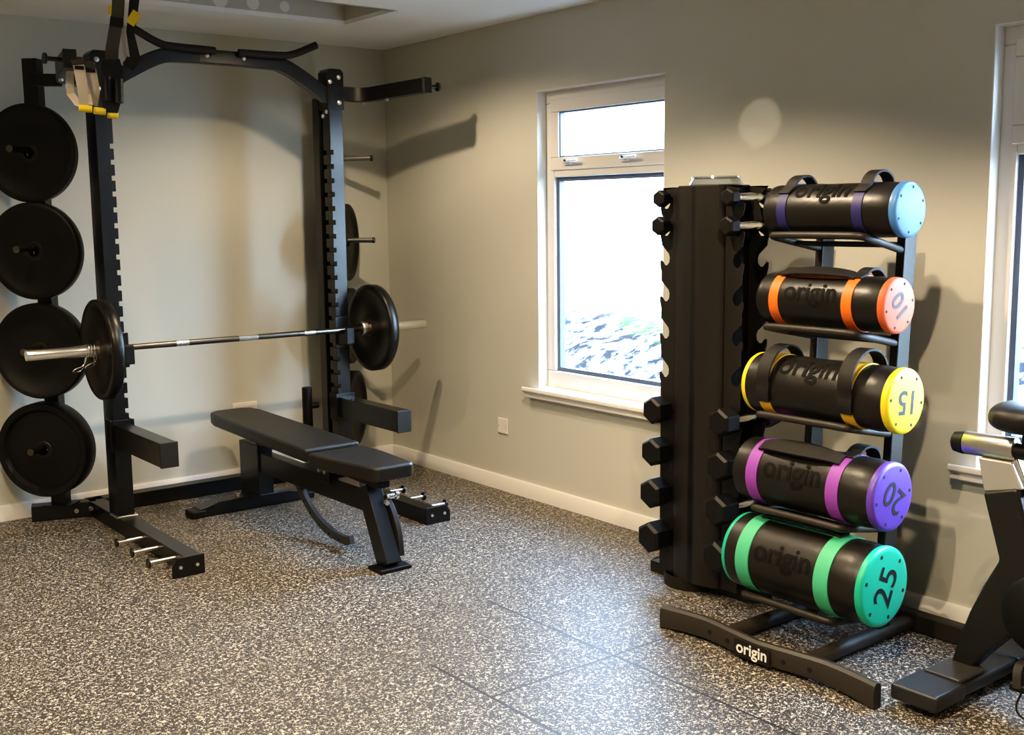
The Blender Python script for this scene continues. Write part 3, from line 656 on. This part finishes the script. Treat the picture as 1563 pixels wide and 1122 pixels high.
# ------------------------------------------------------------------ power bags
def bag(label, x, yn, yf, z, r, capm, bandm, num, numrot, loops, flat_handle, cover, roll, farcap=.86):
    yc = (yn + yf) / 2; L = yn - yf; hl = abs(L) / 2
    t = thing('power_bag', label, 'power bag', (x, yc, z), group='power bags on the storage rack')
    ax = V((0, -1, 0))
    rng = random.Random(int(z * 1000))
    prof = [(-hl, r * .93), (-hl + .006, r * .985), (-hl + .02, r)]
    for k in range(1, 12): prof.append((-hl + .02 + (2 * hl - .04) * k / 12, r * (1 + rng.uniform(-.012, .012))))
    prof += [(hl - .02, r), (hl - .006, r * .985), (hl, r * .93)]
    prof[0:3] = [(-hl, r * .90), (-hl + .012, r * .955), (-hl + .045, r * .99)]
    prof = [(-a, b) for a, b in prof][::-1]
    b = M().ring([(-hl, 0)] + prof + [(hl, 0)], (x, yc, z), ax, 56).build('bag_body', 'bagvinyl', t)
    # coloured end caps
    for s in (1, -1):
        q = 1.0 if s > 0 else farcap
        e_ = .15 if q < .95 else 1.0
        M().ring([(s * (hl - .010), r * q), (s * (hl - .004), r * 1.006 * q), (s * (hl + .006 * e_), r * .992 * q), (s * (hl + .010 * e_), r * .95 * q), (s * (hl + .012 * e_), r * .86 * q), (s * (hl + .012 * e_), 0)], (x, yc, z), ax, 56).build('end_cap', capm, t, ang=60)
    yface = yc - hl - .012
    for k in range(6):
        a = k * PI / 3 + roll
        M().cyl((x + r * .80 * math.cos(a), yface + .008, z + r * .80 * math.sin(a)), (x + r * .80 * math.cos(a), yface - .0006, z + r * .80 * math.sin(a)), r * .052, seg=12).build('vent_hole', 'hole', t)
    if num:
        rm = Matrix(((1, 0, 0), (0, 0, -1), (0, 1, 0))).to_4x4()      # text x -> x, y -> z, facing -y
        text_mesh(num, r * 1.02, Matrix.Translation(V((x + r * .06, yface - .0012, z))) @ rm @ Matrix.Rotation(numrot, 4, 'Z'), 'number', 'number', t, bold=.0010)
    def P(a, y, rr): return V((x - rr * math.cos(a), y, z + rr * math.sin(a)))       # a: 0 at the front, 90 deg at the top
    by = (yc + hl * .68, yc - hl * .50)
    for y in by:
        mm = M(); w = r * .21
        R1, R2 = r * 1.030, r * .99
        rg = [[P(2 * PI * k / 56, y + w * q, RR) for q, RR in ((1, R2), (1, R1), (-1, R1), (-1, R2))] for k in range(56)]
        vs = [[mm.b.verts.new(p) for p in g] for g in rg]
        for k in range(56):
            a, c = vs[k], vs[(k + 1) % 56]
            for j in range(4): mm.b.faces.new((a[j], a[(j + 1) % 4], c[(j + 1) % 4], c[j]))
        mm.build('colour_band', bandm, t)
    for i, y in enumerate(by):
        lo = math.radians(cover); h = loops[i]
        if h <= 0: continue
        pts = []
        for k in range(25):
            a = lo + (PI * .92 - lo) * k / 24
            u = k / 24; lift = max(0, math.sin(min(1, max(0, (u - .18) / .64)) * PI)) ** .7
            pts.append(P(a, y - .012 * math.sin(u * PI), r * 1.055 + h * lift))
        mm = M(); rows = []
        for k, p in enumerate(pts):
            n = (p - V((x, p.y, z))).normalized(); w = r * .24
            rows.append([mm.b.verts.new(p + V((0, w * q, 0)) + n * o) for q, o in ((1, .004), (-1, .004), (-1, -.004), (1, -.004))])
        for a, c in zip(rows, rows[1:]):
            for j in range(4): mm.b.faces.new((a[j], a[(j + 1) % 4], c[(j + 1) % 4], c[j]))
        mm.b.faces.new(rows[0][::-1]); mm.b.faces.new(rows[-1])
        mm.build('loop_handle', 'webbing', t, .001)
    if flat_handle:
        mm = M(); rows = []
        a0 = math.radians(flat_handle)
        for k in range(17):
            u = k / 16; y = by[0] + (by[1] - by[0]) * u
            lift = r * 1.05 + .016 * math.sin(u * PI) ** .5
            c = P(a0, y, lift); n = (P(a0, y, 1) - P(a0, y, 0)); tn = P(a0 + .01, y, 1) - P(a0, y, 1); tn.normalize()
            w = r * (.20 + .10 * math.sin(u * PI))
            rows.append([mm.b.verts.new(c + tn * w * q + n * o) for q, o in ((1, .004), (-1, .004), (-1, -.004), (1, -.004))])
        for a, c in zip(rows, rows[1:]):
            for j in range(4): mm.b.faces.new((a[j], a[(j + 1) % 4], c[(j + 1) % 4], c[j]))
        mm.b.faces.new(rows[0][::-1]); mm.b.faces.new(rows[-1])
        mm.build('carry_handle', 'webbing', t, .002)
        mm = M()                                                # coloured strip under the handle
        rows = []
        for k in range(9):
            y = by[0] + (by[1] - by[0]) * k / 8
            rows.append([mm.b.verts.new(P(a0 + q, y, r * 1.02)) for q in (-.16, .16)])
        for a, c in zip(rows, rows[1:]): mm.b.faces.new((a[0], a[1], c[1], c[0]))
        mm.build('handle_strip', bandm, t)
    am = math.radians(48 if not flat_handle else 22)
    def wrap(v):
        a = am + v.y / (r * 1.0)
        rr = r * 1.016
        return V((x - rr * math.cos(a), yc + .09 * hl - v.x, z + rr * math.sin(a)))
    text_mesh('origin', min(r * 1.2, hl * .37), Matrix(), 'logo_print', 'print_', t, cyl=wrap, bold=.002)
    return t
bag('black power bag with plain blue end cap on the top shelf', -.452, -3.728, -3.235, 1.453, .0865, 'blue', 'navy', None, 0, (.024, .032), 0, 38, .4)
bag('black power bag with orange bands and orange end numbered 10', -.472, -3.714, -3.230, 1.158, .0885, 'orange', 'orangeb', '10', math.radians(122), (.012, .022), 68, 62, .2)
bag('black power bag with yellow end numbered 15 and raised loop handles', -.492, -3.762, -3.212, .866, .104, 'yel', 'yelb', '15', math.radians(176), (.030, .045), 0, -25, .9, .995)
bag('black power bag with purple bands and purple end numbered 20', -.512, -3.741, -3.192, .562, .111, 'purple', 'purpleb', '20', math.radians(143), (.0, .030), 60, 70, .1)
bag('black power bag with green bands and green end numbered 25 on the lowest cradle', -.545, -3.745, -3.202, .278, .130, 'green', 'greenb', '25', math.radians(66), (.0, .0), 88, 70, .75, .985)

# ------------------------------------------------------------------ exercise bike
KX = -.44
bk = thing('exercise_bike', 'graphite and silver exercise bike standing beside the second window', 'exercise bike', (KX, -4.3, 0))
ex = lambda u, v, d: V((d, u, v))
def stab(y0, y1, nm):
    o = M().span((KX - .29, y0, .030), (KX + .29, y1, .070)).build(nm, 'bike', bk, .012, 3)
    for s in (-1, 1):
        M().span((KX + s * .308, y0 + .006, .026), (KX + s * .150, y1 - .006, .076)).build('end_pad', 'pad', o, .010, 3)
        M().cyl((KX + s * .26, (y0 + y1) / 2, 0), (KX + s * .26, (y0 + y1) / 2, .03), .022).build('levelling_foot', 'rubber', o, .003)
    return o
rs_ = stab(-3.922, -4.062, 'rear_stabilizer'); stab(-5.02, -5.14, 'front_stabilizer')
M().span((KX - .16, -3.935, .070), (KX - .02, -4.05, .084)).build('base_bracket', 'arcgrey', rs_, .004)
leg = [(-3.945, .07), (-3.954, .106), (-3.972, .170), (-3.999, .251), (-4.040, .345), (-4.083, .431), (-4.023, .625), (-4.128, .655), (-4.19, .45), (-4.30, .42), (-4.75, .62), (-4.82, .60), (-4.80, .50), (-4.40, .25), (-4.22, .215), (-4.121, .202), (-4.065, .140), (-4.010, .07)]
M().prism(leg, ex, KX - .035, KX + .035).build('main_frame', 'bike', bk, .012, 3)
M().prism([(-4.001, .725), (-4.103, .725), (-4.140, .650), (-4.023, .624)], ex, KX - .026, KX + .026).build('seat_post', 'silver', bk, .006)
M().cyl((KX, -4.101, .730), (KX, -4.147, .630), .010).build('post_rail', 'chrome', bk)
M().ring([(0, 0), (0, .032), (.004, .035), (.158, .035), (.160, .030), (.160, 0)], (KX, -3.944, .757), (0, -1, .02), 32, 1.0, .8).build('seat_slider', 'steel', bk)
M().ring([(0, 0), (.001, .020), (.008, .030), (.040, .035), (.042, 0)], (KX, -3.903, .756), (0, -1, 0), 28, 1.0, .8).build('slider_cap', 'rubber', bk)
M().cyl((KX, -4.10, .757), (KX, -4.24, .757), .024).build('slider_rail', 'rubber', bk)
sd = M()
rows = []
for (y, w, zt, zb) in [(-4.004, .022, .868, .846), (-4.012, .060, .888, .826), (-4.04, .092, .903, .812), (-4.10, .104, .908, .806), (-4.16, .085, .902, .815), (-4.22, .050, .898, .838), (-4.28, .034, .898, .853), (-4.31, .018, .888, .868)]:
    rows.append([sd.b.verts.new((KX + w * math.cos(a), y - .028, (zt + zb) / 2 + (zt - zb) / 2 * (abs(math.sin(a)) ** .8) * (1 if math.sin(a) > 0 else -1))) for a in [2 * PI * k / 20 for k in range(20)]])
for a, c in zip(rows, rows[1:]):
    for j in range(20): sd.b.faces.new((a[j], a[(j + 1) % 20], c[(j + 1) % 20], c[j]))
sd.b.faces.new(rows[0][::-1]); sd.b.faces.new(rows[-1])
so = sd.build('saddle', 'vinyl', bk); md = so.modifiers.new('round', 'SUBSURF'); md.levels = md.render_levels = 2
M().cyl((KX, -4.14, .77), (KX, -4.14, .83), .02).build('saddle_clamp', 'blackm', bk)
M().ring([(0, 0), (0, .10), (.01, .115), (.04, .115), (.05, .10), (.05, 0)], (KX - .035, -4.235, .31), (-1, 0, 0), 40).build('crank_cover', 'rubber', bk)
cr = M().beam((KX - .10, -4.235, .31), (KX - .10, -4.27, .140), .02, .03, (1, 0, 0)).beam((KX + .10, -4.235, .31), (KX + .10, -4.17, .475), .02, .03, (1, 0, 0)).cyl((KX - .11, -4.235, .31), (KX + .11, -4.235, .31), .014).build('crank_arm', 'steel', bk, .003)
for s, y, z in ((-1, -4.265, .138), (1, -4.17, .475)):
    pd = M().span((KX + s * .115, y + .045, z - .012), (KX + s * .205, y - .045, z + .012)).build('pedal', 'rubber', bk, .006)
    M().tube([(KX + s * .12, y + .02, z), (KX + s * .13, y + .03, z + .06), (KX + s * .19, y + .03, z + .06), (KX + s * .205, y + .02, z)], .003, 4, 2, .012, up=(0, 1, 0)).build('toe_strap', 'webbing', pd)
    M().tube([(KX + s * .19, y + .012, z - .01), (KX + s * .20, y + .028, z - .06), (KX + s * .185, y + .006, z - .095), (KX + s * .175, y - .012, z - .07), (KX + s * .185, y - .004, z - .01)], .003, 6, 2).build('strap_tail', 'webbing', pd)
M().ring([(-.012, 0), (-.012, .16), (-.02, .17), (-.02, .21), (-.012, .22), (.012, .22), (.02, .21), (.02, .17), (.012, .16), (.012, 0)], (KX, -4.86, .36), (1, 0, 0), 48).build('flywheel', 'steel', bk)
M().beam((KX, -4.78, .55), (KX, -4.70, 1.0), .05, .06, (0, 1, 0)).beam((KX - .05, -4.80, .55), (KX - .05, -5.08, .06), .03, .05, (0, 1, 0)).beam((KX + .05, -4.80, .55), (KX + .05, -5.08, .06), .03, .05, (0, 1, 0)).build('front_post', 'bike', bk, .006)
M().tube([(KX - .22, -4.55, 1.06), (KX - .2, -4.72, 1.02), (KX, -4.74, 1.01), (KX + .2, -4.72, 1.02), (KX + .22, -4.55, 1.06)], .016, 14, 2).build('handlebar', 'rubber', bk)

# ------------------------------------------------------------------ light
def spot(name, loc, target, power, size, blend, rad, color):
    l = bpy.data.lights.new(name, 'SPOT'); l.energy = power; l.spot_size = math.radians(size); l.spot_blend = blend; l.shadow_soft_size = rad; l.color = color
    o = bpy.data.objects.new(name, l); COL.objects.link(o); o.location = loc
    o.rotation_euler = (V(target) - V(loc)).to_track_quat('-Z', 'Y').to_euler(); return o
WARM = (1.0, .78, .52)
for i, (x, y, p) in enumerate([(-1.0, -1.28, 72), (-2.75, -1.28, 34), (-1.57, -4.25, 122), (-1.3, -2.75, 118), (-3.1, -4.25, 190), (-3.0, -2.75, 105), (-4.6, -1.3, 60), (-4.6, -4.2, 90), (-2.2, -6.4, 110)]):
    spot('ceiling_downlight', (x, y, 2.385), (x, y, 0), p, 156 if i == 0 else 137, .5 if i == 0 else .35, .022, WARM)
spot('reflected_glint', (-3.3, -4.6, 2.3), (0, -2.772, 1.80), 140, 3.0, .3, .01, (1, .86, .66))  # added narrow spot, throws the bright reflected oval onto the right wall

sl_ = bpy.data.lights.new('bounce_sun', 'SUN'); sl_.energy = 9; sl_.color = (1, .94, .86); sl_.angle = math.radians(2)  # added sun, lights the bank so it bounces up to the ceiling
so_ = bpy.data.objects.new('bounce_sun', sl_); COL.objects.link(so_); so_.rotation_euler = V((.10, .76, -.64)).to_track_quat('-Z', 'Y').to_euler()
w = bpy.data.worlds.new('sky'); S.world = w; w.use_nodes = True
nt = w.node_tree; bg = nt.nodes['Background']
tc = nt.nodes.new('ShaderNodeTexCoord'); sx = nt.nodes.new('ShaderNodeSeparateXYZ'); rp = nt.nodes.new('ShaderNodeValToRGB')
rp.color_ramp.elements[0].position = 0; rp.color_ramp.elements[0].color = (.58, .79, 1, 1)
rp.color_ramp.elements[1].position = .8; rp.color_ramp.elements[1].color = (.38, .63, 1, 1)
nt.links.new(tc.outputs['Generated'], sx.inputs[0]); nt.links.new(sx.outputs['Z'], rp.inputs['Fac']); nt.links.new(rp.outputs['Color'], bg.inputs['Color'])
bg.inputs['Strength'].default_value = 52.0
# window daylight portals help the sampling
for a, b in WIN:
    l = bpy.data.lights.new('window_portal', 'AREA'); l.shape = 'RECTANGLE'; l.size = abs(b - a); l.size_y = WZ1 - WZ0
    l.cycles.is_portal = True
    o = bpy.data.objects.new('window_portal', l); COL.objects.link(o); o.location = (.20, (a + b) / 2, (WZ0 + WZ1) / 2); o.rotation_euler = (0, math.radians(90), 0)

S.view_settings.view_transform = 'Standard'; S.view_settings.look = 'None'; S.view_settings.exposure = 0; S.view_settings.gamma = 1
S.view_settings.use_curve_mapping = True
cv = S.view_settings.curve_mapping.curves[3]
for p_ in ((.02, .0105), (.09, .076), (.25, .25)): cv.points.new(*p_)
S.view_settings.curve_mapping.update()
S.cycles.use_denoising = True; S.cycles.max_bounces = 8; S.cycles.diffuse_bounces = 5; S.cycles.transparent_max_bounces = 8
S.cycles.sample_clamp_indirect = 6; S.cycles.caustics_reflective = False; S.cycles.caustics_refractive = False
